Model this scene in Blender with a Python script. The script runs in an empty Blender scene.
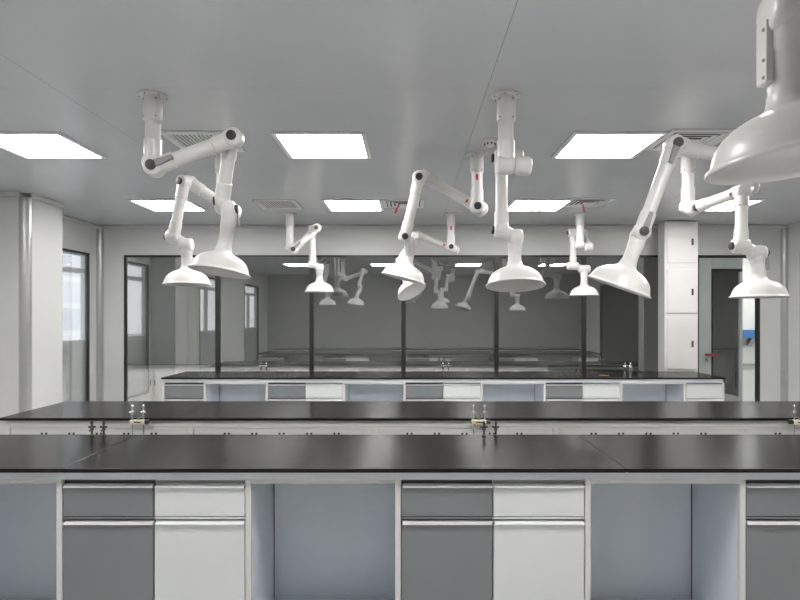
import bpy, bmesh, math, random
from mathutils import Vector, Matrix
random.seed(4)
S = bpy.context.scene
COL = S.collection
PI = math.pi

# ---------------------------------------------------------------- calibration of the place
F = 590.0          # focal length in pixels of an 800 px wide frame
VX, VY = 409.0, 316.0
CZ = 1.603         # eye height
ZC = CZ + 1.308    # ceiling
GY = 8.5           # glass partition plane
XL, XR = -4.47, 5.42
YB = -1.6
FZ = -0.05        # floor (worktops are 0.90 m above it)


def P(px, py, Y):
    """Place measured off the photograph at a known distance."""
    return Vector(((px - VX) / F * Y, Y, CZ - (py - VY) / F * Y))


# ---------------------------------------------------------------- materials
def new_mat(name):
    m = bpy.data.materials.new(name)
    m.use_nodes = True
    nt = m.node_tree
    nt.nodes.clear()
    out = nt.nodes.new('ShaderNodeOutputMaterial')
    return m, nt, out


def pmat(name, col, rough=0.5, metal=0.0, spec=0.5, vary=0.04, scale=6.0, bump=0.0, bscale=120.0, coat=0.0, rvary=0.0):
    m, nt, out = new_mat(name)
    b = nt.nodes.new('ShaderNodeBsdfPrincipled')
    b.inputs['Roughness'].default_value = rough
    b.inputs['Metallic'].default_value = metal
    b.inputs['Specular IOR Level'].default_value = spec
    b.inputs['Coat Weight'].default_value = coat
    b.inputs['Coat Roughness'].default_value = 0.1
    tc = nt.nodes.new('ShaderNodeTexCoord')
    nz = nt.nodes.new('ShaderNodeTexNoise')
    nz.inputs['Scale'].default_value = scale
    nz.inputs['Detail'].default_value = 3
    nt.links.new(tc.outputs['Object'], nz.inputs['Vector'])
    rp = nt.nodes.new('ShaderNodeValToRGB')
    a = [max(0, c * (1 - vary)) for c in col]
    c2 = [min(1, c * (1 + vary)) for c in col]
    rp.color_ramp.elements[0].color = (*a, 1)
    rp.color_ramp.elements[0].position = 0.3
    rp.color_ramp.elements[1].color = (*c2, 1)
    rp.color_ramp.elements[1].position = 0.7
    nt.links.new(nz.outputs['Fac'], rp.inputs['Fac'])
    nt.links.new(rp.outputs['Color'], b.inputs['Base Color'])
    if rvary > 0:
        mr = nt.nodes.new('ShaderNodeMapRange')
        mr.inputs['To Min'].default_value = rough - rvary
        mr.inputs['To Max'].default_value = rough + rvary
        nt.links.new(nz.outputs['Fac'], mr.inputs['Value'])
        nt.links.new(mr.outputs['Result'], b.inputs['Roughness'])
    if bump > 0:
        n2 = nt.nodes.new('ShaderNodeTexNoise')
        n2.inputs['Scale'].default_value = bscale
        nt.links.new(tc.outputs['Object'], n2.inputs['Vector'])
        bp = nt.nodes.new('ShaderNodeBump')
        bp.inputs['Strength'].default_value = bump
        bp.inputs['Distance'].default_value = 0.002
        nt.links.new(n2.outputs['Fac'], bp.inputs['Height'])
        nt.links.new(bp.outputs['Normal'], b.inputs['Normal'])
    nt.links.new(b.outputs['BSDF'], out.inputs['Surface'])
    return m


def emat(name, col, s):
    m, nt, out = new_mat(name)
    e = nt.nodes.new('ShaderNodeEmission')
    e.inputs['Color'].default_value = (*col, 1)
    e.inputs['Strength'].default_value = s
    nt.links.new(e.outputs['Emission'], out.inputs['Surface'])
    return m


def glass_mat(name, tint, base, gain):
    """Thin pane: straight-through view plus a mirror reflection that grows towards grazing angles."""
    m, nt, out = new_mat(name)
    t = nt.nodes.new('ShaderNodeBsdfTransparent')
    t.inputs['Color'].default_value = (*tint, 1)
    g = nt.nodes.new('ShaderNodeBsdfGlossy')
    g.inputs['Color'].default_value = (0.96, 0.965, 0.96, 1)
    g.inputs['Roughness'].default_value = 0.015
    lw = nt.nodes.new('ShaderNodeLayerWeight')
    lw.inputs['Blend'].default_value = 0.25
    mt = nt.nodes.new('ShaderNodeMath')
    mt.operation = 'MULTIPLY_ADD'
    mt.inputs[1].default_value = gain
    mt.inputs[2].default_value = base
    mt.use_clamp = True
    nt.links.new(lw.outputs['Fresnel'], mt.inputs[0])
    mx = nt.nodes.new('ShaderNodeMixShader')
    nt.links.new(mt.outputs[0], mx.inputs['Fac'])
    nt.links.new(t.outputs[0], mx.inputs[1])
    nt.links.new(g.outputs[0], mx.inputs[2])
    nt.links.new(mx.outputs[0], out.inputs['Surface'])
    return m


def ceiling_mat():
    m, nt, out = new_mat('ceiling_panels')
    N = nt.nodes.new
    L = nt.links.new
    b = N('ShaderNodeBsdfPrincipled')
    b.inputs['Roughness'].default_value = 0.24
    b.inputs['Specular IOR Level'].default_value = 0.6
    tc = N('ShaderNodeTexCoord')
    sp = N('ShaderNodeSeparateXYZ')
    L(tc.outputs['Object'], sp.inputs[0])

    def seam(sock, off, period, half):
        a = N('ShaderNodeMath'); a.operation = 'SUBTRACT'; a.inputs[1].default_value = off
        L(sock, a.inputs[0])
        w = N('ShaderNodeMath'); w.operation = 'WRAP'; w.inputs[1].default_value = period / 2; w.inputs[2].default_value = -period / 2
        L(a.outputs[0], w.inputs[0])
        ab = N('ShaderNodeMath'); ab.operation = 'ABSOLUTE'
        L(w.outputs[0], ab.inputs[0])
        lt = N('ShaderNodeMath'); lt.operation = 'LESS_THAN'; lt.inputs[1].default_value = half
        L(ab.outputs[0], lt.inputs[0])
        return lt.outputs[0]
    s1 = seam(sp.outputs['X'], 0.45, 2.49, 0.0022)
    s2 = seam(sp.outputs['Y'], 3.385, 2.5, 0.0025)
    h2 = N('ShaderNodeMath'); h2.operation = 'MULTIPLY'; h2.inputs[1].default_value = 0.35
    L(s2, h2.inputs[0])
    mxm = N('ShaderNodeMath'); mxm.operation = 'MAXIMUM'
    L(s1, mxm.inputs[0]); L(h2.outputs[0], mxm.inputs[1])
    nz = N('ShaderNodeTexNoise'); nz.inputs['Scale'].default_value = 1.3; nz.inputs['Detail'].default_value = 2
    L(tc.outputs['Object'], nz.inputs['Vector'])
    rp = N('ShaderNodeValToRGB')
    rp.color_ramp.elements[0].color = (0.525, 0.545, 0.56, 1)
    rp.color_ramp.elements[1].color = (0.57, 0.585, 0.595, 1)
    L(nz.outputs['Fac'], rp.inputs['Fac'])
    mix = N('ShaderNodeMixRGB')
    mix.inputs['Color2'].default_value = (0.33, 0.33, 0.33, 1)
    L(mxm.outputs[0], mix.inputs['Fac'])
    L(rp.outputs['Color'], mix.inputs['Color1'])
    L(mix.outputs['Color'], b.inputs['Base Color'])
    # the panels are not quite flat
    n2 = N('ShaderNodeTexNoise'); n2.inputs['Scale'].default_value = 2.2; n2.inputs['Detail'].default_value = 1
    L(tc.outputs['Object'], n2.inputs['Vector'])
    bp = N('ShaderNodeBump'); bp.inputs['Strength'].default_value = 0.25; bp.inputs['Distance'].default_value = 0.02
    L(n2.outputs['Fac'], bp.inputs['Height'])
    L(bp.outputs['Normal'], b.inputs['Normal'])
    L(b.outputs[0], out.inputs['Surface'])
    return m


def facade_mat():
    m, nt, out = new_mat('pale_facade')
    b = nt.nodes.new('ShaderNodeBsdfPrincipled')
    tc = nt.nodes.new('ShaderNodeTexCoord')
    br = nt.nodes.new('ShaderNodeTexBrick')
    br.inputs['Color1'].default_value = (0.75, 0.74, 0.74, 1)
    br.inputs['Color2'].default_value = (0.6, 0.6, 0.62, 1)
    br.inputs['Mortar'].default_value = (0.8, 0.79, 0.78, 1)
    br.inputs['Scale'].default_value = 0.35
    br.inputs['Mortar Size'].default_value = 0.05
    mp = nt.nodes.new('ShaderNodeMapping')
    mp.inputs['Rotation'].default_value = (PI / 2, 0, PI / 2)
    nt.links.new(tc.outputs['Object'], mp.inputs[0])
    nt.links.new(mp.outputs[0], br.inputs['Vector'])
    nt.links.new(br.outputs['Color'], b.inputs['Base Color'])
    nt.links.new(b.outputs[0], out.inputs['Surface'])
    return m


M = dict(
    wall=pmat('painted_wall_panel', (0.61, 0.61, 0.595), 0.42, vary=0.02, scale=1.5),
    wall_mid=pmat('grey_wall', (0.32, 0.32, 0.313), 0.5, vary=0.02),
    wall_shade=pmat('shade_toned_wall', (0.04, 0.041, 0.04), 0.7, vary=0.03),  # unlit look put into a near-black colour
    coving=pmat('aluminium_coving', (0.42, 0.42, 0.415), 0.32, metal=0.5),
    ceiling=ceiling_mat(),
    floor=pmat('grey_vinyl_floor', (0.83, 0.83, 0.83), 0.35, vary=0.06, scale=9),
    arm=pmat('white_lacquer', (0.70, 0.682, 0.662), 0.28, vary=0.015, scale=4),
    arm_in=pmat('white_hood_inside', (0.70, 0.69, 0.685), 0.4, vary=0.015),
    black=pmat('black_plastic', (0.02, 0.02, 0.021), 0.4, vary=0.1),
    dark=pmat('dark_grey_plastic', (0.055, 0.053, 0.053), 0.45, vary=0.08),
    lever=pmat('grey_lever', (0.27, 0.26, 0.26), 0.45, vary=0.08),
    screw=pmat('screw_steel', (0.3, 0.3, 0.3), 0.35, metal=0.7),
    red=pmat('red_sticker', (0.62, 0.03, 0.05), 0.5),
    pink=pmat('pink_ribbon', (0.75, 0.14, 0.22), 0.6),
    top=pmat('black_epoxy_worktop', (0.015, 0.0135, 0.013), 0.22, vary=0.15, scale=40, spec=0.09, rvary=0.02),
    dgrey=pmat('dark_grey_laminate', (0.19, 0.199, 0.206), 0.42, vary=0.03, scale=3),
    white=pmat('white_laminate', (0.74, 0.75, 0.745), 0.4, vary=0.015, scale=3),
    rail=pmat('pale_frame_steel', (0.76, 0.79, 0.82), 0.38, vary=0.02),
    panel=pmat('blue_grey_panel', (0.74, 0.79, 0.85), 0.45, vary=0.03, scale=3),
    chrome=pmat('brushed_handle', (0.78, 0.765, 0.75), 0.38, metal=0.4),
    steel=pmat('chrome_tap', (0.62, 0.61, 0.60), 0.22, metal=0.9),
    cream=pmat('cream_bracket', (0.80, 0.78, 0.62), 0.4),
    yellow=pmat('yellow_mark', (0.78, 0.62, 0.16), 0.5),
    frame=pmat('black_window_frame', (0.018, 0.018, 0.019), 0.4, vary=0.1),
    wframe=pmat('white_window_frame', (0.74, 0.75, 0.75), 0.4, vary=0.02),
    cab=pmat('white_cabinet_lacquer', (0.69, 0.672, 0.655), 0.35, vary=0.012),
    stile=pmat('grey_green_door', (0.36, 0.385, 0.375), 0.4, vary=0.03),
    handle=pmat('red_brown_handle', (0.22, 0.045, 0.04), 0.35, vary=0.1),
    glass=glass_mat('partition_glass', (0.84, 0.85, 0.845), 0.26, 0.9),
    winglass=glass_mat('window_glass', (0.99, 0.995, 0.995), 0.02, 0.45),
    vent=pmat('vent_white', (0.82, 0.82, 0.815), 0.45, vary=0.02),
    ventdark=pmat('vent_shadow', (0.03, 0.03, 0.03), 0.8),  # black sheet colour stands in for the shade inside the vents
    alu=pmat('light_frame_aluminium', (0.80, 0.80, 0.80), 0.35, metal=0.0),
    lamp=emat('lit_diffuser', (1.0, 0.985, 0.965), 27.0),
    lamp_soft=emat('soft_diffuser', (1.0, 1.0, 0.97), 25.0),
    lamp_fill=emat('fill_diffuser', (1.0, 0.99, 0.97), 110.0),  # glow of the added fill lights behind the partition
    blue=pmat('blue_plastic', (0.035, 0.13, 0.32), 0.4),
    facade=facade_mat(),
    snow=pmat('pale_ground', (0.6, 0.6, 0.6), 0.8),
    tan=pmat('tan_strip', (0.55, 0.36, 0.12), 0.5),
)


# ---------------------------------------------------------------- mesh helpers
class MB:
    def __init__(s):
        s.bm = bmesh.new()

    def box(s, x0, x1, y0, y1, z0, z1):
        vs = [s.bm.verts.new((x, y, z)) for x in (x0, x1) for y in (y0, y1) for z in (z0, z1)]
        for f in ((0, 1, 3, 2), (4, 6, 7, 5), (0, 4, 5, 1), (2, 3, 7, 6), (0, 2, 6, 4), (1, 5, 7, 3)):
            s.bm.faces.new([vs[i] for i in f])
        return s

    def lathe(s, prof, mat=None, seg=40, cap0=False, cap1=False):
        """prof: list of (r, z) spun about local Z, then moved by mat."""
        mat = mat or Matrix()
        rings = []
        for r, z in prof:
            ring = []
            if r < 1e-6:
                v = s.bm.verts.new(mat @ Vector((0, 0, z)))
                ring = [v] * seg
            else:
                for i in range(seg):
                    a = 2 * PI * i / seg
                    ring.append(s.bm.verts.new(mat @ Vector((r * math.cos(a), r * math.sin(a), z))))
            rings.append(ring)
        for k in range(len(rings) - 1):
            A, B = rings[k], rings[k + 1]
            for i in range(seg):
                j = (i + 1) % seg
                q = []
                for v in (A[i], A[j], B[j], B[i]):
                    if v not in q:
                        q.append(v)
                if len(q) >= 3:
                    try:
                        s.bm.faces.new(q)
                    except ValueError:
                        pass
        if cap0:
            s.bm.faces.new(rings[0][::-1])
        if cap1:
            s.bm.faces.new(rings[-1])
        return s

    def cyl(s, a, b, r, r2=None, seg=28, bev=0.0):
        a, b = Vector(a), Vector(b)
        d = b - a
        L = d.length
        q = d.to_track_quat('Z', 'Y').to_matrix().to_4x4()
        mt = Matrix.Translation(a) @ q
        r2 = r if r2 is None else r2
        if bev > 0:
            bev = min(bev, L * 0.45, r * 0.9)
            prof = [(0, 0)]
            for k in range(5):
                t = k / 4 * PI / 2
                prof.append((r - bev + bev * math.sin(t), bev - bev * math.cos(t)))
            for k in range(5):
                t = k / 4 * PI / 2
                prof.append((r2 - bev + bev * math.cos(t), L - bev + bev * math.sin(t)))
            prof.append((0, L))
        else:
            prof = [(0, 0), (r, 0), (r2, L), (0, L)]
        return s.lathe(prof, mt, seg)

    def sweep(s, pts, radii, seg=26):
        """a round tube through pts with one radius per point, capped."""
        pts = [Vector(p) for p in pts]
        n = len(pts)
        prev = None
        rings = []
        for i, p in enumerate(pts):
            t = (pts[min(i + 1, n - 1)] - pts[max(i - 1, 0)]).normalized()
            if prev is None:
                u = t.orthogonal().normalized()
            else:
                u = (prev - t * prev.dot(t))
                u = u.normalized() if u.length > 1e-6 else t.orthogonal().normalized()
            prev = u
            w = t.cross(u)
            rings.append([s.bm.verts.new(p + (u * math.cos(2 * PI * k / seg) + w * math.sin(2 * PI * k / seg)) * radii[i]) for k in range(seg)])
        for A, B in zip(rings, rings[1:]):
            for k in range(seg):
                j = (k + 1) % seg
                s.bm.faces.new((A[k], A[j], B[j], B[k]))
        s.bm.faces.new(rings[0][::-1])
        s.bm.faces.new(rings[-1])
        return s

    def prism(s, poly, z0, z1, mat=None):
        mat = mat or Matrix()
        a = [s.bm.verts.new(mat @ Vector((x, y, z0))) for x, y in poly]
        b = [s.bm.verts.new(mat @ Vector((x, y, z1))) for x, y in poly]
        s.bm.faces.new(a[::-1])
        s.bm.faces.new(b)
        for i in range(len(poly)):
            j = (i + 1) % len(poly)
            s.bm.faces.new((a[i], a[j], b[j], b[i]))
        return s

    def build(s, name, mat, parent=None, bevel=0.0, smooth=False):
        me = bpy.data.meshes.new(name)
        bmesh.ops.recalc_face_normals(s.bm, faces=s.bm.faces[:])
        s.bm.to_mesh(me)
        s.bm.free()
        o = bpy.data.objects.new(name, me)
        COL.objects.link(o)
        if mat is not None:
            me.materials.append(mat)
        if smooth:
            me.polygons.foreach_set('use_smooth', [True] * len(me.polygons))
            me.set_sharp_from_angle(angle=math.radians(38))
        if bevel > 0:
            md = o.modifiers.new('edge', 'BEVEL')
            md.width = bevel
            md.segments = 2
            md.limit_method = 'ANGLE'
        if parent is not None:
            o.parent = parent
            o.matrix_parent_inverse = Matrix.Translation(-wloc(parent))
        return o


def wloc(o):
    v = o.location.copy()
    if o.parent is not None:
        v = v + wloc(o.parent) + o.matrix_parent_inverse.translation
    return v


def tag(o, label, cat, group=None, kind=None):
    o['label'] = label
    o['category'] = cat
    if group:
        o['group'] = group
    if kind:
        o['kind'] = kind
    return o


def thing(name, label, cat, loc=(0, 0, 0), group=None, kind=None):
    o = bpy.data.objects.new(name, None)
    o.empty_display_size = 0.05
    COL.objects.link(o)
    o.location = loc
    return tag(o, label, cat, group, kind)


def struct(o, label, cat):
    return tag(o, label, cat, kind='structure')


def dup(root, dx):
    """copy a thing with its parts and sub-parts, moved by dx."""
    r = root.copy()
    COL.objects.link(r)
    r.location = root.location + Vector(dx)
    for ch in list(root.children):
        c = ch.copy()
        COL.objects.link(c)
        c.parent = r
        c.matrix_parent_inverse = ch.matrix_parent_inverse.copy()
        for g in list(ch.children):
            d = g.copy()
            COL.objects.link(d)
            d.parent = c
            d.matrix_parent_inverse = g.matrix_parent_inverse.copy()
    return r


# ================================================================ THE ROOM
struct(MB().box(-6, 7.4, YB - 0.2, 13, FZ - 0.1, FZ).build('floor', M['floor']), 'grey vinyl floor of the laboratory', 'floor')
struct(MB().box(-6, 7.4, YB - 0.2, 13, ZC, ZC + 0.1).build('ceiling', M['ceiling']), 'glossy grey metal panel ceiling with fine seams', 'ceiling')

WZ0, WZ1 = 0.28, 2.48
# left wall: openings for three windows
LW = [(6.90, 8.25), (3.05, 4.45), (-0.5, 1.0)]
mb = MB()
edges = [YB] + [v for a, b in sorted(LW) for v in (a, b)] + [GY]
for i in range(0, len(edges), 2):
    mb.box(XL - 0.06, XL, edges[i], edges[i + 1], FZ, ZC - 0.002)
for a, b in LW:
    mb.box(XL - 0.06, XL, a, b, FZ, WZ0)
    mb.box(XL - 0.06, XL, a, b, WZ1, ZC - 0.002)
struct(mb.build('wall_left', M['wall']), 'pale panelled left wall with tall windows', 'wall')
# outer leaf of the left wall, seen through the windows
mb = MB()
o0, o1 = XL - 0.15, XL - 0.085
OUT = 0.09     # the outer openings are a little wider
for i in range(0, len(edges), 2):
    mb.box(o0, o1, edges[i] + (OUT if i else 0), edges[i + 1] - (OUT if i < len(edges) - 2 else 0), FZ, ZC - 0.002)
for a, b in [(a - OUT, b + OUT) for a, b in LW]:
    mb.box(o0, o1, a, b, FZ, 1.2)
    mb.box(o0, o1, a, b, WZ1 + 0.02, ZC - 0.002)
struct(mb.build('wall_outer', M['white']), 'white outer wall and sill seen through the left window', 'wall')
for n, (a, b) in enumerate(LW):
    w = ['window_1', 'window_2', 'window_3'][n]
    lab = ['tall black-framed window in the left wall next to the back corner',
           'tall window in the left wall, seen only mirrored in the partition glass',
           'tall window of the left wall nearest the camera, mirrored in the partition glass'][n]
    root = thing(w, lab, 'window', (XL, (a + b) / 2, WZ0), kind='structure')
    mb = MB()
    t = 0.03
    for y0, y1, z0, z1 in ((a, a + t, WZ0, WZ1), (b - t, b, WZ0, WZ1), (a + t, b - t, WZ0, WZ0 + t), (a + t, b - t, WZ1 - t, WZ1)):
        mb.box(XL - 0.05, XL + 0.006, y0, y1, z0, z1)
    mb.build('window_frame', M['frame'], root, 0.002)
    MB().box(XL - 0.012, XL - 0.006, a + t, b - t, WZ0 + t, WZ1 - t).build('window_pane', M['winglass'], root)
    mb = MB()
    yc = (a + b) / 2
    a, b = a - OUT, b + OUT
    x0, x1 = o0 + 0.01, o1 + 0.01
    for y0, y1, z0, z1 in ((a, a + .06, 1.2, WZ1 + .02), (b - .06, b, 1.2, WZ1 + .02), (a + .06, b - .06, 1.2, 1.27), (a + .06, b - .06, WZ1 - .04, WZ1 + .02),
                           (a + .06, b - .06, 2.19, 2.26), (yc - .05, yc + .05, 1.27, 2.19)):
        mb.box(x0, x1, y0, y1, z0, z1)
    mb.build('sash', M['wframe'], root, 0.004)

# column casing that juts out from the left wall, with its rounded metal corner
CX, CY0, CY1 = -4.03, 6.22, 6.86
mb = MB()
mb.box(XL + 0.001, CX - 0.085, CY0, CY1, FZ, ZC - 0.002)
mb.box(CX - 0.086, CX, CY0 + 0.085, CY1, FZ, ZC - 0.002)
struct(mb.build('wall_column', M['wall']), 'pale boxed column jutting from the left wall', 'wall')
mb = MB()
poly = [(CX - 0.085, CY0 + 0.085)]
for k in range(9):
    t = -PI / 2 + k / 8 * PI / 2
    poly.append((CX - 0.084 + 0.086 * math.cos(t), CY0 + 0.084 + 0.086 * math.sin(t)))
mb.prism(poly, FZ, ZC - 0.05)
struct(mb.build('trim_1', M['coving'], smooth=True), 'rounded grey metal corner trim of the left column', 'trim')

# rounded coving in the two back corners
for nm, x, sgn, lab in (('trim_2', XL, 1, 'grey metal coving in the back left corner'), ('trim_3', XR, -1, 'grey metal coving in the back right corner')):
    poly = [(x, GY)]
    for k in range(9):
        t = k / 8 * PI / 2
        R = 0.07
        poly.append((x + sgn * (R - R * math.sin(t)), GY - R + R * math.cos(t)) if False else (x + sgn * R * (1 - math.sin(t)), GY - R * (1 - math.cos(t))))
    struct(MB().prism(poly, FZ, ZC - 0.05).build(nm, M['coving'], smooth=True), lab, 'trim')
# slim coving along the ceiling
struct(MB().box(XL, XR, GY - 0.03, GY + 0.0, ZC - 0.05, ZC - 0.001).build('trim_4', M['wall'], bevel=0.01), 'slim coving where the back wall meets the ceiling', 'trim')
mb = MB().box(XL, XL + 0.03, CY1, GY - 0.03, ZC - 0.05, ZC - 0.001)
struct(mb.build('trim_5', M['wall'], bevel=0.01), 'slim coving where the left wall meets the ceiling', 'trim')
mb = MB().box(CX, CX + 0.025, CY0 + .06, CY1, ZC - 0.05, ZC - 0.001).box(XL, CX - .06, CY0 - 0.025, CY0, ZC - 0.05, ZC - 0.001)
struct(mb.build('trim_6', M['wall'], bevel=0.008), 'slim coving round the top of the left column', 'trim')

# back wall round the glass partition
GX0, GX1 = P(124, 0, GY).x, P(664, 0, GY).x
DX0, DX1 = P(697, 0, GY).x, P(760, 0, GY).x
T = 0.06
mb = MB()
mb.box(XL - 0.06, GX0, GY, GY + T, FZ, ZC - 0.002)
mb.box(GX0, DX1, GY, GY + T, WZ1, ZC - 0.002)
mb.box(GX1, DX0, GY, GY + T, FZ, WZ1)
mb.box(GX0, GX1, GY, GY + T, FZ, WZ0)
mb.box(DX1, XR + 0.06, GY, GY + T, FZ, ZC - 0.002)
struct(mb.build('wall_back', M['wall']), 'pale back wall round the glass partition', 'wall')
root = thing('window_4', 'long dark glass partition with black mullions across the back wall', 'window', ((GX0 + GX1) / 2, GY, WZ0), kind='structure')
mb = MB()
fy0, fy1 = GY - 0.006, GY + 0.05
tw = 0.04
mb.box(GX0, GX0 + 0.03, fy0, fy1, WZ0, WZ1)
mb.box(GX1 - 0.03, GX1, fy0, fy1, WZ0, WZ1)
mb.box(GX0 + .03, GX1 - .03, fy0, fy1, WZ1 - 0.03, WZ1)
mb.box(GX0 + .03, GX1 - .03, fy0, fy1, WZ0, WZ0 + 0.04)
mull = [P(px, 0, GY).x for px in (217.5, 311.5, 403.5, 496.5, 584)]
for x in mull:
    mb.box(x - 0.032, x + 0.032, fy0, fy1, WZ0 + .04, WZ1 - .03)
mb.build('window_frame', M['frame'], root, 0.002)
xs = [GX0 + .03] + mull + [GX1 - .03]
for i in range(len(xs) - 1):
    a = xs[i] + (0.032 if i else 0)
    b = xs[i + 1] - (0.032 if i < len(xs) - 2 else 0)
    MB().box(a, b, GY + 0.018, GY + 0.024, WZ0 + .04, WZ1 - .03).build('window_pane', M['glass'], root)

# door bay at the right of the back wall
root = thing('door_1', 'grey-green glazed door with red-brown lever, narrow clear pane beside it', 'door', ((DX0 + DX1) / 2, GY, 0), kind='structure')
dx = lambda px: P(px, 0, GY).x
mb = MB()
mb.box(DX0, DX0 + 0.03, GY, GY + .055, FZ, WZ1 - .04)
mb.box(DX0, DX1, GY - .004, GY + .055, WZ1 - .04, WZ1)
mb.box(dx(757), DX1, GY - .004, GY + .055, FZ, WZ1 - .04)
mb.box(dx(712), dx(742), GY + .004, GY + .05, 2.24, 2.285)
mb.box(dx(711.6), dx(713.2), GY + .0, GY + .052, FZ, 2.24)
mb.build('door_frame', M['frame'], root, 0.002)
mb = MB()
mb.box(DX0 + .03, dx(711.6), GY + .006, GY + .05, FZ, WZ1 - .04)
mb.box(dx(711.6), dx(743), GY + .006, GY + .05, 2.285, WZ1 - .04)
mb.box(dx(740), dx(743), GY + .006, GY + .05, FZ, 2.24)
mb.box(dx(713.2), dx(740), GY + .006, GY + .05, FZ, 0.12)
mb.build('door_leaf', M['stile'], root, 0.003)
MB().box(dx(713.2), dx(740), GY + .022, GY + .03, .12, 2.24).build('door_pane', M['glass'], root)
MB().box(dx(743), dx(757), GY + .022, GY + .028, 0.0, WZ1 - .04).build('side_pane', M['winglass'], root)
h = P(706, 354.5, GY)
mb = MB()
mb.cyl((h.x, GY + .004, h.z), (h.x, GY - .05, h.z), .017)
mb.cyl((h.x - .02, GY - .05, h.z), (h.x + .15, GY - .05, h.z), .019, bev=.009)
mb.build('handle', M['handle'], root, smooth=True)
MB().cyl((h.x, GY + .005, h.z - .085), (h.x, GY - .01, h.z - .085), .028, bev=.004).build('lock', M['steel'], root, smooth=True)

# right wall with a dark framed opening
RWS = [(4.75, 8.17), (0.3, 4.4)]
mb = MB()
re_ = [YB] + [v for w_ in sorted(RWS) for v in w_] + [GY]
for i in range(0, len(re_), 2):
    mb.box(XR, XR + .06, re_[i], re_[i + 1], FZ, ZC - .002)
for w0, w1 in RWS:
    mb.box(XR, XR + .06, w0, w1, FZ, WZ0).box(XR, XR + .06, w0, w1, WZ1, ZC - .002)
struct(mb.build('wall_right', M['wall']), 'pale right wall with dark glazing', 'wall')
for nm, (w0, w1), lab in zip(('window_5', 'window_6'), RWS, ('dark window in the right wall at the right edge of the photo', 'dark window of the right wall nearest the camera, mirrored in the glass')):
    root = thing(nm, lab, 'window', (XR, (w0 + w1) / 2, WZ0), kind='structure')
    mb = MB()
    for y0, y1, z0, z1 in ((w0, w0 + .03, WZ0, WZ1), (w1 - .03, w1, WZ0, WZ1), (w0 + .03, w1 - .03, WZ0, WZ0 + .03), (w0 + .03, w1 - .03, WZ1 - .03, WZ1)):
        mb.box(XR - .006, XR + .05, y0, y1, z0, z1)
    mb.build('window_frame', M['frame'], root)
    MB().box(XR + .02, XR + .026, w0 + .03, w1 - .03, WZ0 + .03, WZ1 - .03).build('window_pane', M['glass'], root)
struct(MB().box(XL - .06, XR + .06, YB - .06, YB, FZ, ZC - .002).build('wall_front', M['wall_mid']), 'wall behind the camera', 'wall')

# the room behind the partition, its darkness put into the wall colour
YF = 12.6
CP = 4.79   # wall between it and the bright corridor
struct(MB().box(XL - .06, 7.3, YF, YF + .06, FZ, ZC - .002).build('wall_far', M['wall_shade']), 'dim far wall of the room behind the glass', 'wall')
struct(MB().box(XL - .12, XL - .06, GY + .06, YF, FZ, ZC - .002).build('wall_far_left', M['wall_shade']), 'dim side wall behind the glass', 'wall')
struct(MB().box(CP, CP + .05, GY + .062, 11.2, FZ, ZC - .002).build('wall_corridor', M['wall_shade']), 'corridor wall behind the door', 'wall')
struct(MB().box(7.0, 7.06, GY + .06, 11.3, FZ, ZC - .002).build('wall_corridor_right', M['wall']), 'right wall of the bright corridor', 'wall')
struct(MB().box(CP, 7.06, 11.2, 11.26, FZ, ZC - .002).build('wall_corridor_end', M['wall']), 'bright end wall of the corridor seen through the narrow pane', 'wall')
struct(MB().box(XR + .9, XR + .96, YB, GY - .0, FZ, ZC - .002).build('wall_side_room', M['wall_shade']), 'dim wall beyond the right window', 'wall')

# outside
tag(MB().box(-30, -18, -12, 40, 0, 7.5).build('outside_building', M['facade']), 'pale building outside the left window', 'building', kind='thing')
struct(MB().box(-60, -4.8, -40, 60, -0.2, -0.1).build('ground', M['snow']), 'pale ground outside the left window', 'ground')

# ================================================================ CEILING LIGHTS AND VENTS
LX = (-3.117, -0.948, 1.201, 3.35)
LROW = ((1.77, 'near'), (4.21, 'front'), (6.63, 'rear'))


def make_light(x, y):
    t = thing('ceiling_light', 'x', 'ceiling light', (x + .3, y + .31, ZC), 'square ceiling lights')
    mb = MB()
    z0, z1 = ZC - 0.016, ZC - 0.0005
    f = 0.034
    x1, y1 = x + .605, y + .61
    mb.box(x - f, x1 + f, y - f, y, z0, z1).box(x - f, x1 + f, y1, y1 + f, z0, z1)
    mb.box(x - f, x, y, y1, z0, z1).box(x1, x1 + f, y, y1, z0, z1)
    mb.build('frame', M['alu'], t, 0.003)
    MB().box(x + .001, x1 - .001, y + .001, y1 - .001, ZC - 0.0155, ZC - .004).build('diffuser', M['lamp'], t)
    return t


L0 = None
cols = ['leftmost', 'second', 'third', 'rightmost']
for y, row in LROW:
    for i, x in enumerate(LX):
        if L0 is None:
            L0 = make_light(x, y)
            o = L0
            base = Vector((x, y, 0))
        else:
            o = dup(L0, Vector((x, y, 0)) - base)
        if row == 'rear':
            lab = ['lit square ceiling panel of the rear row, behind the front left arm', 'lit square ceiling panel of the rear row beside the vent with a red ribbon',
                   'lit square ceiling panel of the rear row beside the rear right diffuser', 'lit square ceiling panel of the rear row above the tall white cabinet and door'][i]
        elif row == 'front':
            lab = ['large lit ceiling panel of the front row cut by the left edge', 'large lit ceiling panel of the front row between the left and middle arms',
                   'large lit ceiling panel of the front row beside the front right diffuser', 'lit ceiling panel of the front row just outside the right edge'][i]
        else:
            lab = f'lit ceiling panel nearest the camera, {cols[i]} of its row, mirrored in the glass'
        o['label'] = lab


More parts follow.
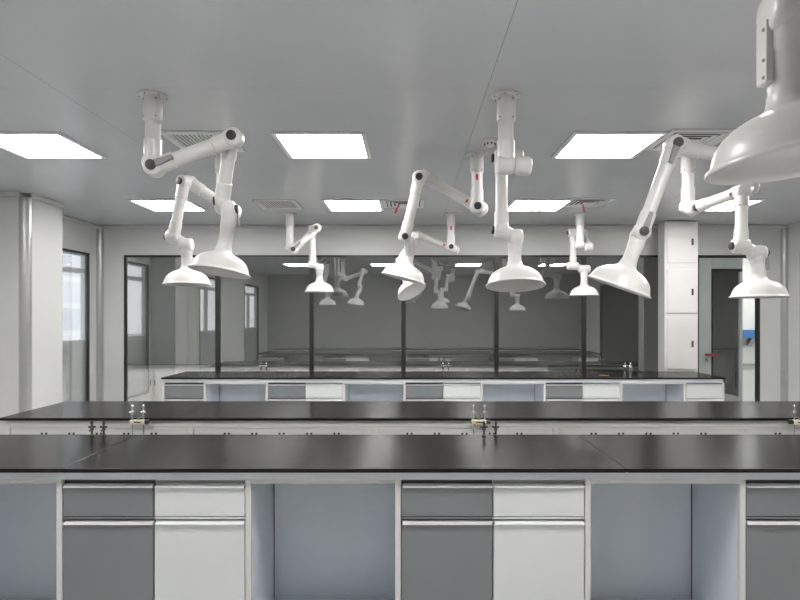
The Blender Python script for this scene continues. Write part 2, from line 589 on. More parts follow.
def louvre_vent(x0, x1, y0, y1, label):
    t = thing('ceiling_vent', label, 'air vent', ((x0 + x1) / 2, (y0 + y1) / 2, ZC), 'ceiling air vents')
    z0, z1 = ZC - .014, ZC - .0005
    f = 0.045
    mb = MB()
    mb.box(x0, x1, y0, y0 + f, z0, z1).box(x0, x1, y1 - f, y1, z0, z1).box(x0, x0 + f, y0 + f, y1 - f, z0, z1).box(x1 - f, x1, y0 + f, y1 - f, z0, z1)
    mb.build('frame', M['vent'], t, 0.003)
    MB().box(x0 + f, x1 - f, y0 + f, y1 - f, ZC - .004, ZC - .0005).build('shade_backing', M['ventdark'], t)
    n = 13
    w = (x1 - x0 - 2 * f)
    mb = MB()
    for k in range(n):
        xc = x0 + f + w * (k + .5) / n
        mb.box(xc - w / n * .23, xc + w / n * .23, y0 + f, y1 - f, ZC - .013, ZC - .0045)
    mb.build('slats', M['vent'], t)
    return t


def square_diffuser(x0, x1, y0, y1, label):
    t = thing('ceiling_diffuser', label, 'air vent', ((x0 + x1) / 2, (y0 + y1) / 2, ZC), 'ceiling air vents')

    def ring(mb, i0, i1, za, zb, th=.004):
        # sloping square ring from inset i0 (height za) to inset i1 (height zb)
        c = []
        for i, z in ((i0, za), (i1, zb), (i1, zb + th), (i0, za + th)):
            c.append([mb.bm.verts.new(v) for v in ((x0 + i, y0 + i, z), (x1 - i, y0 + i, z), (x1 - i, y1 - i, z), (x0 + i, y1 - i, z))])
        for a, b in ((0, 1), (1, 2), (2, 3), (3, 0)):
            for k in range(4):
                j = (k + 1) % 4
                mb.bm.faces.new((c[a][k], c[a][j], c[b][j], c[b][k]))
    mb = MB()
    ring(mb, 0, .04, ZC - .012, ZC - .012, .011)
    mb.build('frame', M['vent'], t)
    MB().box(x0 + .04, x1 - .04, y0 + .04, y1 - .04, ZC - .002, ZC - .0005).build('shade_backing', M['ventdark'], t)
    for i0 in (.052, .098, .144):
        mb = MB()
        ring(mb, i0, i0 + .031, ZC - .014, ZC - .009, .002)
        mb.build('louvre', M['vent'], t)
    MB().box(x0 + .19, x1 - .19, y0 + .19, y1 - .19, ZC - .02, ZC - .012).build('centre_plate', M['vent'], t, .002)
    return t


louvre_vent(-1.77, -1.29, 4.17, 4.66, 'slotted ceiling vent behind the front left arm')
louvre_vent(-1.76, -1.28, 6.62, 7.15, 'small slotted ceiling vent above the rear left arm')
square_diffuser(-0.30, 0.17, 6.62, 7.10, 'square diffuser with a red ribbon beside the rear middle light')
square_diffuser(1.845, 2.32, 4.13, 4.62, 'large square diffuser with a red ribbon beside the front right light')
square_diffuser(1.80, 2.29, 6.53, 7.03, 'square diffuser with a pink ribbon above the rear right arm')


def ribbon(px0, py0, px1, py1, Y, mat, label):
    a, b = P(px0, py0, Y), P(px1, py1, Y)
    a.z = min(a.z, ZC - .023)
    mb = MB()
    pts = [a + (b - a) * (k / 6) + Vector((0.006 * math.sin(k * 1.7), 0.004 * math.cos(k * 1.3), 0)) for k in range(7)]
    w = .011
    L = [mb.bm.verts.new(p + Vector((-w, 0, 0))) for p in pts]
    R = [mb.bm.verts.new(p + Vector((w, .003, 0))) for p in pts]
    L2 = [mb.bm.verts.new(v.co + Vector((0, .002, 0))) for v in L]
    R2 = [mb.bm.verts.new(v.co + Vector((0, .002, 0))) for v in R]
    for k in range(6):
        mb.bm.faces.new((L[k], R[k], R[k + 1], L[k + 1]))
        mb.bm.faces.new((L2[k + 1], R2[k + 1], R2[k], L2[k]))
        mb.bm.faces.new((L[k], L[k + 1], L2[k + 1], L2[k]))
        mb.bm.faces.new((R[k + 1], R[k], R2[k], R2[k + 1]))
    tag(mb.build('vent_ribbon', mat), label, 'ribbon', 'ribbons hanging from the vents')


ribbon(398.5, 204, 395, 213, 6.86, M['red'], 'thin red ribbon hanging from the rear middle diffuser')
ribbon(687, 138, 681, 147, 4.32, M['red'], 'short red ribbon hanging from the front right diffuser')
ribbon(582.5, 203, 584, 211, 6.8, M['pink'], 'pink ribbon hanging from the rear right diffuser above an arm')

p = P(490, 140, 4.38)
t = thing('smoke_detector', 'small round white smoke detector on the ceiling beside the middle arms', 'smoke detector', (p.x, p.y, ZC))
mb = MB()
mb.lathe([(0, -.05), (.026, -.05), (.036, -.042), (.04, -.03), (.05, -.02), (.052, -.001), (0, -.001)], Matrix.Translation((p.x, p.y, ZC)))
mb.build('body', M['arm'], t, smooth=True)
for k in range(8):
    a = k * PI / 4 + .2
    c = Vector((p.x + .039 * math.cos(a), p.y + .039 * math.sin(a), ZC - .034))
    MB().box(c.x - .006, c.x + .006, c.y - .006, c.y + .006, c.z - .005, c.z + .005).build('sensor_slot', M['dark'], t)


# ================================================================ EXTRACTION ARMS
R0, R1, R2 = 0.045, 0.042, 0.040


def frame_to(d):
    return Vector(d).normalized().to_track_quat('Z', 'Y').to_matrix().to_4x4()


def knob_lever(parent_joint, c, n, along, r, kind):
    """dark round cap on the face at c (outward normal n); kind 'lever' adds a tapered grip lying along the tube."""
    n = Vector(n).normalized()
    al = Vector(along)
    al = (al - n * al.dot(n)).normalized()
    MB().cyl(c - n * .004, c + n * (.014 if kind == 'disc' else .018), r * .52, bev=.004, seg=24).build('knob', M['black'] if kind == 'disc' else M['dark'], parent_joint, smooth=True)
    if kind == 'lever':
        y = n.cross(al)
        mt = Matrix((al, y, n)).transposed().to_4x4()
        mt.translation = c
        w0, w1, l0, l1 = r * .36, r * .24, r * .45, r * 2.3
        poly = [(l0, -w0), (l1 * .8, -w1), (l1, -w1 * .9), (l1, w1 * .9), (l1 * .8, w1), (l0, w0)]
        MB().prism(poly, -.012, .015, mt).build('lever', M['lever'], parent_joint, .002)


def arm(label, flange, T, N0, rim, axis, H, knobs=(), stickers=(), neck_dir=None, plate=False, Rh=0.19, bolts=True):
    """flange: (X, Y) on the ceiling; T: three tubes as (start, end); N0: start of the hood's neck;
    rim: centre of the hood opening; axis: way the hood faces; H: hinge axis of the three joints."""
    fx, fy = flange
    root = thing('extraction_arm', label, 'extraction arm', (fx, fy, ZC), 'white articulated extraction arms')
    A = M['arm']
    # flange
    mt = Matrix.Translation((fx, fy, ZC))
    fl = MB().lathe([(0, -.0005), (.084, -.0005), (.084, -.010), (.080, -.014), (.062, -.016), (0, -.016)], mt).build('ceiling_flange', A, root, smooth=True)
    if bolts:
        for k in range(6):
            a = k * PI / 3 + .3
            MB().cyl((fx + .075 * math.cos(a), fy + .075 * math.sin(a), ZC - .015), (fx + .075 * math.cos(a), fy + .075 * math.sin(a), ZC - .02), .005, seg=10).build('bolt', M['screw'], fl)
    zj = T[0][1].z
    top = ZC - .0165
    cl = min(.145, (top - zj) * .36)
    col = MB().lathe([(0, 0), (.054, 0), (.054, -cl + .004), (.051, -cl), (0, -cl)], Matrix.Translation((fx, fy, top))).build('collar', A, root, smooth=True)
    if bolts:
        for k in range(4):
            a = k * PI / 2 - .9
            for dz in (.018, cl - .018):
                d = Vector((math.cos(a), math.sin(a), 0))
                c = Vector((fx, fy, top - dz)) + d * .0535
                MB().cyl(c, c + d * .003, .0045, seg=10).build('screw', M['dark'], col)
    # tubes
    rr = [R0, R1, R2]
    tubes = []
    a = Vector((fx, fy, top - cl + .002))
    b = T[0][1]
    ln = (a - b).length
    s1 = b + (a - b) * min(.55, .14 / ln if ln > 0 else .5)
    mb = MB().sweep([a, s1 + (a - b).normalized() * .004, s1, b], [R0, R0, R0 + .006, R0 + .006])
    tubes.append(mb.build('drop_tube', A, root, smooth=True))
    for k in (1, 2):
        a, b = T[k]
        d = (b - a)
        L = d.length
        u = d / L
        e = min(.12, L * .3)
        r = rr[k]
        g = .006
        pts = [a, a + u * e, a + u * (e + .004), b - u * (e + .004), b - u * e, b]
        tubes.append(MB().sweep(pts, [r + g, r + g, r, r, r + g, r + g]).build('arm_tube', A, root, smooth=True))
    # hood
    ax = Vector(axis).normalized()
    mt = Matrix.Translation(rim) @ frame_to(-ax)
    k = Rh
    prof = [(1.0, 0), (1.01, .02), (1.0, .045), (.955, .07), (.935, .11), (.91, .20), (.862, .31), (.79, .41), (.68, .50), (.55, .572), (.43, .62), (.335, .66), (.28, .71), (.255, .80),
            (.25, .86), (.228, .865), (.228, 1.0), (0, 1.0), (0, .84), (.20, .80), (.24, .66), (.36, .585), (.60, .475), (.72, .385), (.81, .29), (.87, .19), (.905, .10), (.93, .05), (.97, .015), (1.0, 0)]
    hood = MB().lathe([(r * k, z * k) for r, z in prof], mt, 56).build('hood', A, root, smooth=True)
    apex = rim - ax * (1.0 * k - .01)
    # joints
    ends = [(T[0][1], T[1][0]), (T[1][1], T[2][0]), (T[2][1], N0)]
    dirs = [(T[0][1] - Vector((fx, fy, ZC)), T[1][1] - T[1][0]), (T[1][0] - T[1][1], T[2][1] - T[2][0]), (T[2][0] - T[2][1], apex - N0)]
    dirs[0] = (-dirs[0][0], dirs[0][1])
    for j in range(3):
        e0, e1 = ends[j]
        h = Vector(H[j]).normalized()
        off = (e1 - e0).dot(h)
        half = max(abs(off) / 2, .03)
        sg = 1 if off >= 0 else -1
        r = [R0, R1, R2][j] + .012
        mb = MB()
        ra = r
        # two swivel shells side by side plus rounded outer faces
        mb.cyl(e0 - h * sg * (half * 1.0 + .006), e0 + h * sg * (half - .001), ra, bev=.020, seg=32)
        mb.cyl(e1 - h * sg * (half - .001), e1 + h * sg * (half * 1.0 + .006), ra, bev=.020, seg=32)
        mid = (e0 + e1) / 2
        mb.cyl(e0, e1, r * .8, seg=24)
        jo = mb.build('joint', A, root, smooth=True)
        for kj, side, kind in knobs:
            if kj != j:
                continue
            if side == 0:
                knob_lever(jo, e0 - h * sg * (half + .007), -h * sg, dirs[j][0], r, kind)
            else:
                knob_lever(jo, e1 + h * sg * (half + .007), h * sg, dirs[j][1], r, kind)
    # neck, a smooth bend from the last joint into the hood
    r = .041
    q0 = N0
    q3 = apex
    L = (q3 - q0).length
    d0 = Vector(neck_dir).normalized() if neck_dir else Vector((0, 0, -1))
    q1 = q0 + d0 * L * .4
    q2 = q3 - ax * L * .4
    pts = []
    for i in range(15):
        t_ = i / 14
        pts.append(q0 * (1 - t_) ** 3 + q1 * 3 * t_ * (1 - t_) ** 2 + q2 * 3 * t_ ** 2 * (1 - t_) + q3 * t_ ** 3)
    rad = [r + .006] * 8 + [r + .001] * 7
    nk = MB().sweep(pts, rad).build('neck', A, root, smooth=True)
    if plate:
        c_ = N0 + Vector((-.057, 0, -.092))
        MB().box(c_.x - .0065, c_.x + .012, c_.y - .010, c_.y + .030, c_.z - .072, c_.z + .072).build('cover_plate', A, nk, .003)
        for dz in (-.06, -.02, .05):
            MB().cyl((c_.x - .005, c_.y - .001, c_.z + dz), (c_.x - .009, c_.y - .001, c_.z + dz), .004, seg=10).build('screw', M['screw'], nk)
    for tk, f, w, hh in stickers:
        a, b = T[tk]
        if tk == 0:
            a = Vector((fx, fy, ZC))
        c = a + (b - a) * f
        u = (b - a).normalized()
        toc = (Vector((0, 0, CZ)) - c)
        toc = (toc - u * toc.dot(u)).normalized()
        y = toc.cross(u)
        mt = Matrix((u, y, toc)).transposed().to_4x4()
        mt.translation = c
        rb = rr[tk] + .0012
        mb = MB()
        n = 6
        va, vb = [], []
        for i in range(n + 1):
            an = (i / n - .5) * w / rb
            for lst, s_ in ((va, -hh / 2), (vb, hh / 2)):
                lst.append(mb.bm.verts.new(mt @ Vector((s_, math.sin(an) * rb, math.cos(an) * rb))))
        for i in range(n):
            mb.bm.faces.new((va[i], va[i + 1], vb[i + 1], vb[i]))
        s = mb.build('sticker', M['red'], tubes[tk])
    return root


def T3(*v):
    return [(P(*v[0]), P(*v[1])), (P(*v[2]), P(*v[3])), (P(*v[4]), P(*v[5]))]


def xy(px, py, Y):
    q = P(px, py, Y)
    return q.x, q.y


VY_ = (0, 1, 0)
VX_ = (1, 0, 0)
xA = -1.514
arm('front left white extraction arm with raised elbow and tilted hood', xy(153, 95, 3.49),
    T3((153, 95, 3.49), (153, 163, 3.49), (155, 167, 3.40), (234, 138, 3.40), (231, 140, 3.49), (222, 201, 3.60)), P(229, 209, 3.60),
    P(219.5, 272.5, 3.72), (-.14, -.11, -.98), [VY_, VY_, (1, .12, 0)], [(0, 0, 'disc'), (0, 1, 'lever'), (1, 0, 'disc'), (2, 1, 'lever'), (2, 0, 'disc')])
arm('left white extraction arm hanging just behind the front left one', xy(222, 153, 4.73),
    T3((222, 153, 4.73), (222, 207, 4.73), (234, 212, 4.64), (189, 182, 4.60), (184, 182, 4.52), (173.5, 237, 4.55)), P(186, 245, 4.55),
    P(187, 285, 4.57), (0, -.03, -1), [(.3, -1, 0), (.5, 1, 0), VX_], [(1, 1, 'disc'), (2, 0, 'disc'), (0, 1, 'disc')], Rh=.18)
arm('rear left small extraction arm in front of the glass', xy(290, 213.5, 7.53),
    T3((290, 213.5, 7.53), (290, 248, 7.53), (294, 249.5, 7.44), (317, 228, 7.44), (312.5, 229, 7.53), (312.5, 264, 7.56)), P(319.5, 268, 7.56),
    P(319.5, 292, 7.6), (0, 0, -1), [VY_, VY_, VX_], [(0, 1, 'lever'), (1, 0, 'lever'), (1, 1, 'disc'), (0, 0, 'disc')], bolts=False)
arm('front middle extraction arm hanging almost straight down, hood facing the camera', xy(506, 95, 3.49),
    T3((506, 95, 3.49), (506, 165, 3.49), (522, 166, 3.49), (515, 157, 3.93), (501.5, 158, 3.93), (501.5, 230, 3.82)), P(515, 237, 3.82),
    P(515.5, 286, 3.8), (0, -.17, -1), [VX_, VX_, VX_], [(1, 1, 'disc'), (2, 0, 'disc')], [(1, .12, .03, .012)])
arm('middle extraction arm with an inverted V bend, hood tilted to the left', xy(477, 153, 4.73),
    T3((477, 153, 4.73), (477, 207, 4.73), (481, 209, 4.82), (424, 177, 4.82), (419, 178, 4.73), (405, 237, 4.82)), P(410, 243, 4.90),
    P(403, 279, 4.96), (-.26, 0, -.966), [VY_, VY_, VY_], [(0, 0, 'disc'), (1, 1, 'disc'), (2, 0, 'disc')], [(0, .47, .02, .045), (1, .25, .03, .016)], neck_dir=(-.1, 0, -1))
arm('rear middle small extraction arm, hood turned down to the right behind another hood', xy(451, 213.5, 7.53),
    T3((451, 213.5, 7.53), (451, 247, 7.53), (455, 249.5, 7.62), (418, 235, 7.62), (415, 236, 7.53), (400, 261, 7.42)), P(402, 265, 7.33),
    P(412, 291.5, 7.25), (.46, -.40, -.85), [VY_, VY_, (0.2, -1, 0)], [(0, 0, 'disc'), (2, 0, 'disc')], [(0, .45, .025, .05), (1, .3, .03, .02)], bolts=False, neck_dir=(.1, 0, -1))
arm('front right extraction arm slanting down to the left beside the front right diffuser', xy(781, 95, 3.49),
    T3((781, 95, 3.49), (781, 166, 3.49), (776, 166, 3.58), (681, 147, 3.58), (674, 145, 3.49), (641.5, 232, 3.49)), P(639, 236, 3.52),
    P(618.5, 287.5, 3.5), (-.34, .13, -.94), [VY_, VY_, VY_], [(1, 1, 'lever'), (2, 0, 'lever'), (0, 0, 'disc')], neck_dir=(-.35, 0, -1))
q = lambda *v: Vector(v)
arm('huge near extraction arm hood cut by the top right corner', (1.22, .66),
    [(q(1.22, .66, ZC), q(1.22, .66, 2.62)), (q(1.13, .66, 2.60), q(1.13, 1.14, 2.70)), (q(1.045, 1.14, 2.68), q(.985, 1.36, 2.305))], P(791, 12, 1.36),
    P(797, 164, 1.36), (.09, -.02, -1), [VX_, VX_, VX_], [(1, 1, 'disc')], plate=True)
arm('right extraction arm with a level white hood in front of the glazed door', xy(688, 153, 4.73),
    T3((688, 153, 4.73), (688, 206, 4.73), (693, 208.5, 4.64), (750, 188, 4.25), (742, 192, 4.17), (741, 246, 4.05)), P(756.5, 253, 4.05),
    P(759, 297.5, 4.03), (0, -.01, -1), [VY_, (.2, 1, 0), VX_], [(0, 1, 'lever'), (1, 0, 'lever'), (2, 1, 'lever'), (2, 0, 'disc')], Rh=.182)
arm('rear right small extraction arm with its hood level in front of the glass', xy(580, 213, 7.53),
    T3((580, 213, 7.53), (580, 245, 7.53), (588, 247, 7.53), (582, 233, 7.80), (573, 233, 7.80), (573, 266, 7.80)), P(584, 269, 7.80),
    P(584, 295.5, 7.80), (0, 0, -1), [VX_, VX_, VX_], [(1, 1, 'disc')], [(1, .1, .03, .03)], bolts=False)

# ================================================================ BENCHES
BZ = 0.85
XE0, XE1 = -3.03, 3.87
SEAMS = (-1.72, 1.073)
BY = ((2.906, 3.752), (4.352, 5.215), (7.205, 8.03))
ROW = ('nearest', 'middle', 'rear')
# module plan of the fronts: (kind, x0, x1)
PLAN = [('dark', -3.0, -2.52), ('bay', -2.49, -1.759), ('dark', -1.729, -1.274), ('white', -1.272, -.817), ('bay', -.787, -.07), ('dark', -.04, .418), ('white', .420, .877),
        ('bay', .907, 1.649), ('dark', 1.679, 2.133), ('white', 2.135, 2.588), ('bay', 2.618, 3.37), ('white', 3.40, 3.85)]


def worktops(b):
    y0, y1 = BY[b]
    xs = [XE0, *SEAMS, XE1]
    for i, nm in enumerate(('left', 'middle', 'right')):
        a = xs[i] + (.002 if i else 0)
        c = xs[i + 1] - (.002 if i < 2 else 0)
        o = MB().box(a, c, y0, y1, BZ - .020, BZ).build('worktop', M['top'], bevel=.003)
        tag(o, f'black epoxy worktop slab, the {nm} one of three on the {ROW[b]} bench', 'worktop', 'black worktop slabs')


def base_cabinet(kind, x0, x1, y, label, group, turned=False):
    """drawer over door; the front faces the camera unless turned."""
    s = -1 if turned else 1
    t = thing('base_cabinet', label, 'cabinet', ((x0 + x1) / 2, y + s * .25, 0), group)
    m = M['dgrey'] if kind == 'dark' else M['white']

    def bx(mb, xa, xb, ya, yb, za, zb):
        a, b = sorted((y + s * ya, y + s * yb))
        return mb.box(xa, xb, a, b, za, zb)
    mb = MB()
    bx(mb, x0, x1, .022, .48, .10, .784)
    bx(mb, x0 + .01, x1 - .01, .06, .46, FZ, .10)
    mb.build('carcass', m, t)
    for nm, z0, z1 in (('drawer', .604, .764), ('door', .105, .580)):
        mb = MB()
        bx(mb, x0 + .003, x1 - .003, 0.001, .020, z0, z1 - .018)
        f = mb.build(nm, m, t, .002)
        # the folded grip along the top edge of the front
        mb = MB()
        a = y + s * .001
        poly = [(0, z1 - .0178), (-.012, z1 - .0150), (-.012, z1 - .0135), (.012, z1), (.016, z1), (.016, z1 - .0178)]
        vs0 = [mb.bm.verts.new((x0 + .008, a + s * py, pz)) for py, pz in poly]
        vs1 = [mb.bm.verts.new((x1 - .003, a + s * py, pz)) for py, pz in poly]
        mb.bm.faces.new(vs0)
        mb.bm.faces.new(vs1[::-1])
        for i in range(6):
            j = (i + 1) % 6
            mb.bm.faces.new((vs0[i], vs1[i], vs1[j], vs0[j]))
        mb.build('handle', M['chrome'] if kind == 'dark' else M['white'], f)
        mb = MB()
        bx(mb, x0 + .002, x1 - .002, .018, .0215, z1 - .001, z1 + .014)
        mb.build('gap_shade_strip', M['black'] if kind == 'dark' else M['lever'], t)  # dark strip painted in for the shade above each front
    mb = MB()
    bx(mb, x0 + .002, x1 - .002, .003, .0215, .590, .600)
    mb.build('divider', m if kind == 'dark' else M['white'], t)
    return t


def bench_frame(b, front_y, s, label):
    t = thing('lab_bench', label, 'bench frame', ((XE0 + XE1) / 2, (BY[b][0] + BY[b][1]) / 2, 0), 'pale steel bench frames')

    def bx(mb, xa, xb, ya, yb, za, zb):
        a, c = sorted((front_y + s * ya, front_y + s * yb))
        return mb.box(xa, xb, a, c, za, zb)
    mb = MB()
    bx(mb, XE0 + .03, XE1 - .02, 0, .03, .787, BZ - .0215)
    mb.build('rail', M['rail'], t, .002)
    mb = MB()
    bx(mb, XE0 + .03, XE1 - .02, .74, .77, .787, BZ - .0215)
    mb.build('rail', M['rail'], t, .002)
    # posts between the modules
    px = [(PLAN[i][2], PLAN[i + 1][1]) for i in range(len(PLAN) - 1) if PLAN[i + 1][1] - PLAN[i][2] > .01] + [(XE0 + .0, PLAN[0][1]), (PLAN[-1][2], XE1 - .0)]
    for a, c in px:
        for ya, yb_ in ((0, .03), (.72, .75)):
            mb = MB()
            bx(mb, a + .001, c - .001, ya, yb_, FZ, .786)
            mb.build('post', M['cab'], t, .002)
    for k, x0, x1 in PLAN:
        if k != 'bay':
            continue
        mb = MB()
        bx(mb, x0 - .001, x1 + .001, .505, .52, FZ, .786)
        mb.build('knee_panel', M['panel'], t)
        mb = MB()
        bx(mb, x0 - .001, x1 + .001, .521, .525, FZ, .786)
        mb.build('seam_light_stop', M['dark'], t)  # added dark sheet, stops light showing through the panel's corner seams
        for xa in (x0 - .0015, x1 - .0025):
            mb = MB()
            bx(mb, xa, xa + .004, .4995, .5035, FZ, .786)
            mb.build('corner_gap_shade', M['dark'], t)  # dark strip put in for the shade of the corner gap
        mb = MB()
        bx(mb, x0 + .000, x1 - .000, .002, .03, .767, .786)
        mb.build('apron', M['cab'], t, .001)
        for xa, xb in ((x0 - .014, x0 - .002), (x1 + .002, x1 + .014)):
            mb = MB()
            bx(mb, xa, xb, .032, .504, FZ, .786)
            mb.build('side_panel', M['panel'], t)
    return t


ordn = {'dark': ['first', 'second', 'third', 'fourth', 'fifth'], 'white': ['first', 'second', 'third', 'fourth', 'fifth']}
for b in range(3):
    worktops(b)
bench_frame(0, BY[0][0] + .034, 1, 'pale steel frame and blue-grey knee panels under the nearest bench')
bench_frame(2, BY[2][0] + .030, 1, 'pale steel frame and blue-grey knee panels under the rear bench')
for b in (0, 2):
    cnt = {'dark': 0, 'white': 0}
    for k, x0, x1 in PLAN:
        if k == 'bay':
            continue
        o_ = ordn[k][cnt[k]]
        cnt[k] += 1
        nm = 'dark grey' if k == 'dark' else 'white'
        base_cabinet(k, x0, x1, BY[b][0] + (.036 if b == 0 else .032), f'{nm} drawer cabinet under the {ROW[b]} bench, {o_} {nm} from left', f'base cabinets under the {ROW[b]} bench')
cnt = {'dark': 0, 'white': 0}
for k, x0, x1 in PLAN:
    if k != 'bay':
        o_ = ordn[k][cnt[k]]
        cnt[k] += 1
        nm = 'dark grey' if k == 'dark' else 'white'
        base_cabinet(k, x0, x1, BY[1][1] - .03, f'{nm} cabinet mirrored in the glass, {o_} {nm} on the middle bench far side', 'base cabinets facing the glass', True)

# middle bench: its back faces us, white service panels with pairs of slots
yb = BY[1][0] + .03
t = thing('lab_bench', 'white service-panel back of the middle bench with small paired slots', 'bench frame', ((XE0 + XE1) / 2, (BY[1][0] + BY[1][1]) / 2, 0), 'pale steel bench frames')
MB().box(XE0 + .03, XE1 - .02, yb, yb + .03, .772, BZ - .0215).build('rail', M['cab'], t, .002)
PX = [-2.985, -1.626, -.267, 1.091, 2.47, 3.83]
for x in PX:
    MB().box(x - .022, x + .022, yb, yb + .03, FZ, .771).build('post', M['cab'], t, .002)
for a, c in zip(PX, PX[1:]):
    o = MB().box(a + .026, c - .026, yb + .006, yb + .02, .06, .768).build('service_panel', M['cab'], t, .002)
    m_ = (a + c) / 2
    for k in range(-2, 3):
        mb = MB()
        for d in (-.016, .016):
            mb.box(m_ + k * .204 + d - .007, m_ + k * .204 + d + .007, yb + .003, yb + .008, .722, .736)
        mb.build('slot_pair', M['black'], o)

# ---------------------------------------------------------------- taps
POS = ('left', 'middle', 'right')


def gas_tap(x, y, label, mat, hgt=.095):
    t = thing('bench_tap', label, 'tap', (x, y, BZ), 'small bench taps')
    z = BZ + .001
    k = hgt / .095
    mb = MB()
    mb.lathe([(0, 0), (.014, 0), (.014, .006), (.007, .010), (.006, .03), (.010, .034), (.011, .044), (.006, .050), (.006, .07), (.009, .074), (.009, .082), (.005, .09), (.004, .095), (0, .095)],
             Matrix.Translation((x, y, z)) @ Matrix.Scale(k, 4), 18)
    mb.build('stem', mat, t, smooth=True)
    MB().cyl((x - .022 * k, y, z + .056 * k), (x + .022 * k, y, z + .056 * k), .0075 * k, bev=.003, seg=14).build('valve', mat, t, smooth=True)
    MB().cyl((x - .002, y - .010, z + .038 * k), (x - .002, y - .026, z + .034 * k), .0055 * k, bev=.002, seg=12).build('nozzle', mat, t, smooth=True)
    return t


for pi, xx in enumerate((-1.955, .508, 2.97)):
    for si, dx_ in ((0, -.037), (1, .037)):
        gas_tap(xx + dx_, BY[0][1] - .045, f'dark little tap, {("left", "right")[si]} one of the {POS[pi]} pair along the nearest bench', M['dark'])
        gas_tap(xx + dx_ - .01, BY[2][1] - .05, f'pale chrome tap, {("left", "right")[si]} one of the {POS[pi]} pair along the rear bench', M['steel'], .125)

for pi, xx in enumerate((-1.99, .515, 2.87)):
    y = BY[1][0] - .022
    t = thing('double_tap', f'double chrome tap on a cream bracket at the middle bench, {POS[pi]} one of three', 'tap', (xx, y, BZ), 'double taps on cream brackets')
    MB().box(xx - .055, xx + .052, y - .012, y + .012, .808, .842).build('bracket', M['cream'], t, .004)
    MB().box(xx - .012, xx + .012, y - .004, y + .10, BZ + .0005, BZ + .003).box(xx - .012, xx + .012, y - .004, y - .001, .8422, BZ + .0005).build('clamp', M['dark'], t)
    MB().box(xx - .024, xx + .026, y - .0145, y - .0123, .821, .830).build('plate', M['dark'], t)
    if pi == 1:
        MB().box(xx - .050, xx - .034, y - .0145, y - .0123, .812, .838).build('mark', M['yellow'], t)
    sx = -1 if pi == 2 else 1
    MB().cyl((xx + sx * .053, y, .826), (xx + sx * .082, y, .826), .017, bev=.005).build('knob', M['black'], t, smooth=True)
    for dx_ in (-.041, .041):
        x = xx + dx_
        mb = MB()
        mb.lathe([(0, .842), (.008, .842), (.006, .85), (.006, .885), (.011, .890), (.011, .902), (.007, .908), (.007, .925), (.009, .93), (.009, .945), (.004, .952), (0, .953)], Matrix.Translation((x, y, 0)), 16)
        mb.cyl((x - .018, y, .897), (x + .018, y, .897), .005, seg=10)
        mb.build('stem', M['steel'], t, smooth=True)
        MB().cyl((x, y + .004, .60), (x, y + .004, .808), .0045, seg=10).build('hose', M['lever'], t)

# thin tan strip lying on the rear bench
c = P(604, 375.5, 7.47)
tag(MB().box(c.x - .06, c.x + .06, c.y - .012, c.y + .012, BZ + .001, BZ + .005).build('tan_strip', M['tan'], bevel=.001), 'thin tan strip lying flat on the rear bench before the glass', 'strip')

# ================================================================ TALL CABINET
ty0, ty1 = 8.06, 8.27
tx0, tx1 = P(664.5, 0, ty0).x, P(698, 0, ty0).x
t = thing('tall_cabinet', 'tall narrow white cabinet reaching the ceiling behind the rear bench', 'cabinet', ((tx0 + tx1) / 2, (ty0 + ty1) / 2, 0))
MB().box(tx0, tx1, ty0, ty1, FZ, ZC - .012).build('carcass', M['cab'], t, .003)
zy = lambda py: CZ - (py - VY) / F * ty0
for a, c, hy in ((222, 263, 242), (269.5, 313, 292), (318.5, 369, 344)):
    d = MB().box(tx0 + .03, tx1 - .012, ty0 - .016, ty0 - .001, zy(c), zy(a)).build('door', M['cab'], t, .003)
    hx = P(692, 0, ty0).x
    MB().box(hx - .016, hx + .014, ty0 - .021, ty0 - .0165, zy(hy) - .045, zy(hy) + .045).build('handle', M['dark'], d, .002)
d = MB().box(tx0 + .03, tx1 - .012, ty0 - .016, ty0 - .001, .1, .80).build('door', M['cab'], t, .003)

# ================================================================ BEHIND THE GLASS
oy0, oy1 = 9.25, 10.02
ox0, ox1 = XL + .02, 2.21
tag(MB().box(ox0, ox1, oy0, oy1, BZ - .02, BZ).build('worktop', M['top'], bevel=.003), 'black worktop of the bench in the dim room behind the glass', 'worktop')
n = 8
w = (ox1 - ox0 - .03) / n
ordl = ['first', 'second', 'third', 'fourth', 'fifth', 'sixth', 'seventh', 'last']
first = None
for k in range(n):
    x0 = ox0 + .01 + k * w
    lab = f'white double-door cabinet behind the glass partition, {ordl[k]} from the left in its row'
    if first is None:
        t = thing('base_cabinet', lab, 'cabinet', (x0 + w / 2, oy0 + .3, 0), 'white cabinets behind the glass')
        MB().box(x0, x0 + w - .004, oy0 + .04, oy1 - .04, FZ, BZ - .0215).build('carcass', M['cab'], t, .002)
        for s in (0, 1):
            xa = x0 + .01 + s * (w / 2 - .004)
            d = MB().box(xa, xa + w / 2 - .016, oy0 + .02, oy0 + .038, .1, BZ - .06).build('door', M['cab'], t, .002)
            hx = xa + (w / 2 - .05 if s == 0 else .02)
            MB().box(hx, hx + .016, oy0 + .008, oy0 + .019, .52, .60).build('handle', M['black'], d)
        first = t
    else:
        o = dup(first, (k * w, 0, 0))
        o['label'] = lab

for i, x in enumerate((-3.2, -1.0, 1.2)):  # added fill lights, unseen above the header, brighten the cabinet fronts
    t = thing('fill_light', f'added fill light just behind the glass partition, {("left", "middle", "right")[i]} one', 'ceiling light', (x, 8.75, ZC), 'added fill lights behind the glass')
    MB().box(x - .75, x + .75, 8.60, 9.0, ZC - .03, ZC - .001).build('frame', M['alu'], t)
    MB().box(x - .73, x + .73, 8.62, 8.98, ZC - .036, ZC - .0305).build('diffuser', M['lamp_fill'], t)

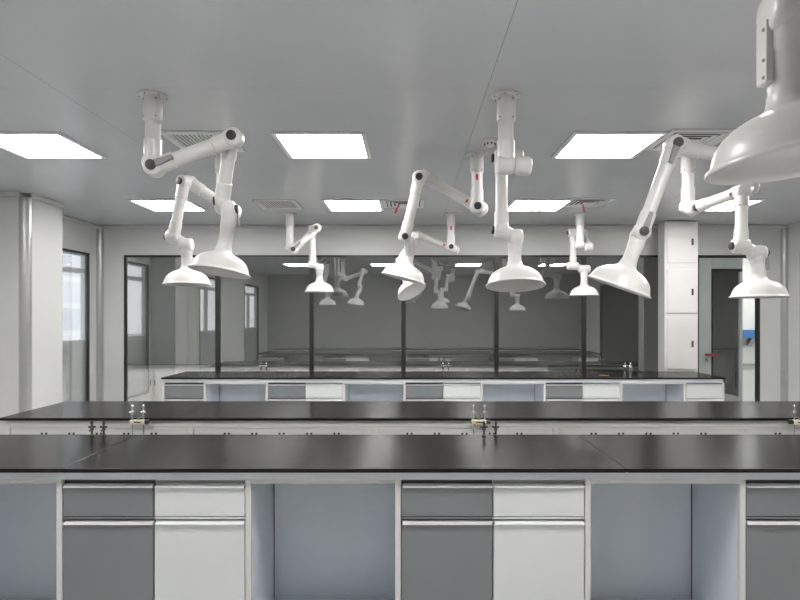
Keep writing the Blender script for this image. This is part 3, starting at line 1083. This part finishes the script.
# corridor behind the narrow pane
lx, ly = 5.9, 9.8
t = thing('ceiling_light', 'lit ceiling panel of the corridor behind the glazed door', 'ceiling light', (lx, ly, ZC))
MB().box(lx - .32, lx + .32, ly - .82, ly + .82, ZC - .02, ZC - .001).build('frame', M['alu'], t)
MB().box(lx - .29, lx + .29, ly - .79, ly + .79, ZC - .024, ZC - .0205).build('diffuser', M['lamp_soft'], t)
wy = 11.2
a, c = P(742, 330, 11.0), P(760, 338, 11.0)
t = thing('wall_dispenser', 'blue box with grey brackets on the corridor wall behind the narrow pane', 'dispenser', ((a.x + c.x) / 2, wy, c.z))
MB().box(a.x - .05, c.x + .1, wy - .2, wy - .001, c.z, a.z).build('box', M['blue'], t, .008)
for xx in (P(744, 0, 11).x, P(753, 0, 11).x):
    MB().prism([(wy - .18, c.z - .001), (wy - .002, c.z - .001), (wy - .002, c.z - .16)], xx, xx + .09, Matrix(((0, 0, 1, 0), (1, 0, 0, 0), (0, 1, 0, 0), (0, 0, 0, 1)))).build('bracket', M['lever'], t)
z = P(750, 365, 11.1).z
tag(MB().box(CP + .06, 6.98, wy - .05, wy - .001, z - .03, z + .02).build('wall_rail', M['lever']), 'grey rail along the corridor wall behind the narrow pane', 'rail')

# ================================================================ LIGHT, WORLD, CAMERA
W = bpy.data.worlds.new('world')
S.world = W
W.use_nodes = True
nt = W.node_tree
nt.nodes.clear()
wo = nt.nodes.new('ShaderNodeOutputWorld')
bg = nt.nodes.new('ShaderNodeBackground')
tc = nt.nodes.new('ShaderNodeTexCoord')
sp = nt.nodes.new('ShaderNodeSeparateXYZ')
rp = nt.nodes.new('ShaderNodeValToRGB')
rp.color_ramp.elements[0].position = 0.0
rp.color_ramp.elements[0].color = (0.93, 0.93, 0.95, 1)
rp.color_ramp.elements[1].position = 0.6
rp.color_ramp.elements[1].color = (0.80, 0.87, 0.97, 1)
nt.links.new(tc.outputs['Generated'], sp.inputs[0])
nt.links.new(sp.outputs['Z'], rp.inputs['Fac'])
nt.links.new(rp.outputs['Color'], bg.inputs['Color'])
bg.inputs['Strength'].default_value = 2.1
nt.links.new(bg.outputs[0], wo.inputs[0])

cam = bpy.data.cameras.new('camera')
cam.sensor_fit = 'HORIZONTAL'
cam.sensor_width = 36
cam.lens = F / 800 * 36
cam.shift_x = -(VX - 400) / 800
cam.shift_y = (VY - 300) / 800
cam.clip_start = 0.05
co = bpy.data.objects.new('camera', cam)
COL.objects.link(co)
co.location = (0, 0, CZ)
co.rotation_euler = (PI / 2, 0, 0)
S.camera = co

S.view_settings.view_transform = 'Standard'
S.view_settings.look = 'None'
S.view_settings.exposure = 0.16
S.cycles.use_denoising = True
S.cycles.max_bounces = 10
S.cycles.diffuse_bounces = 5
S.cycles.transparent_max_bounces = 12
S.cycles.sample_clamp_indirect = 6.0
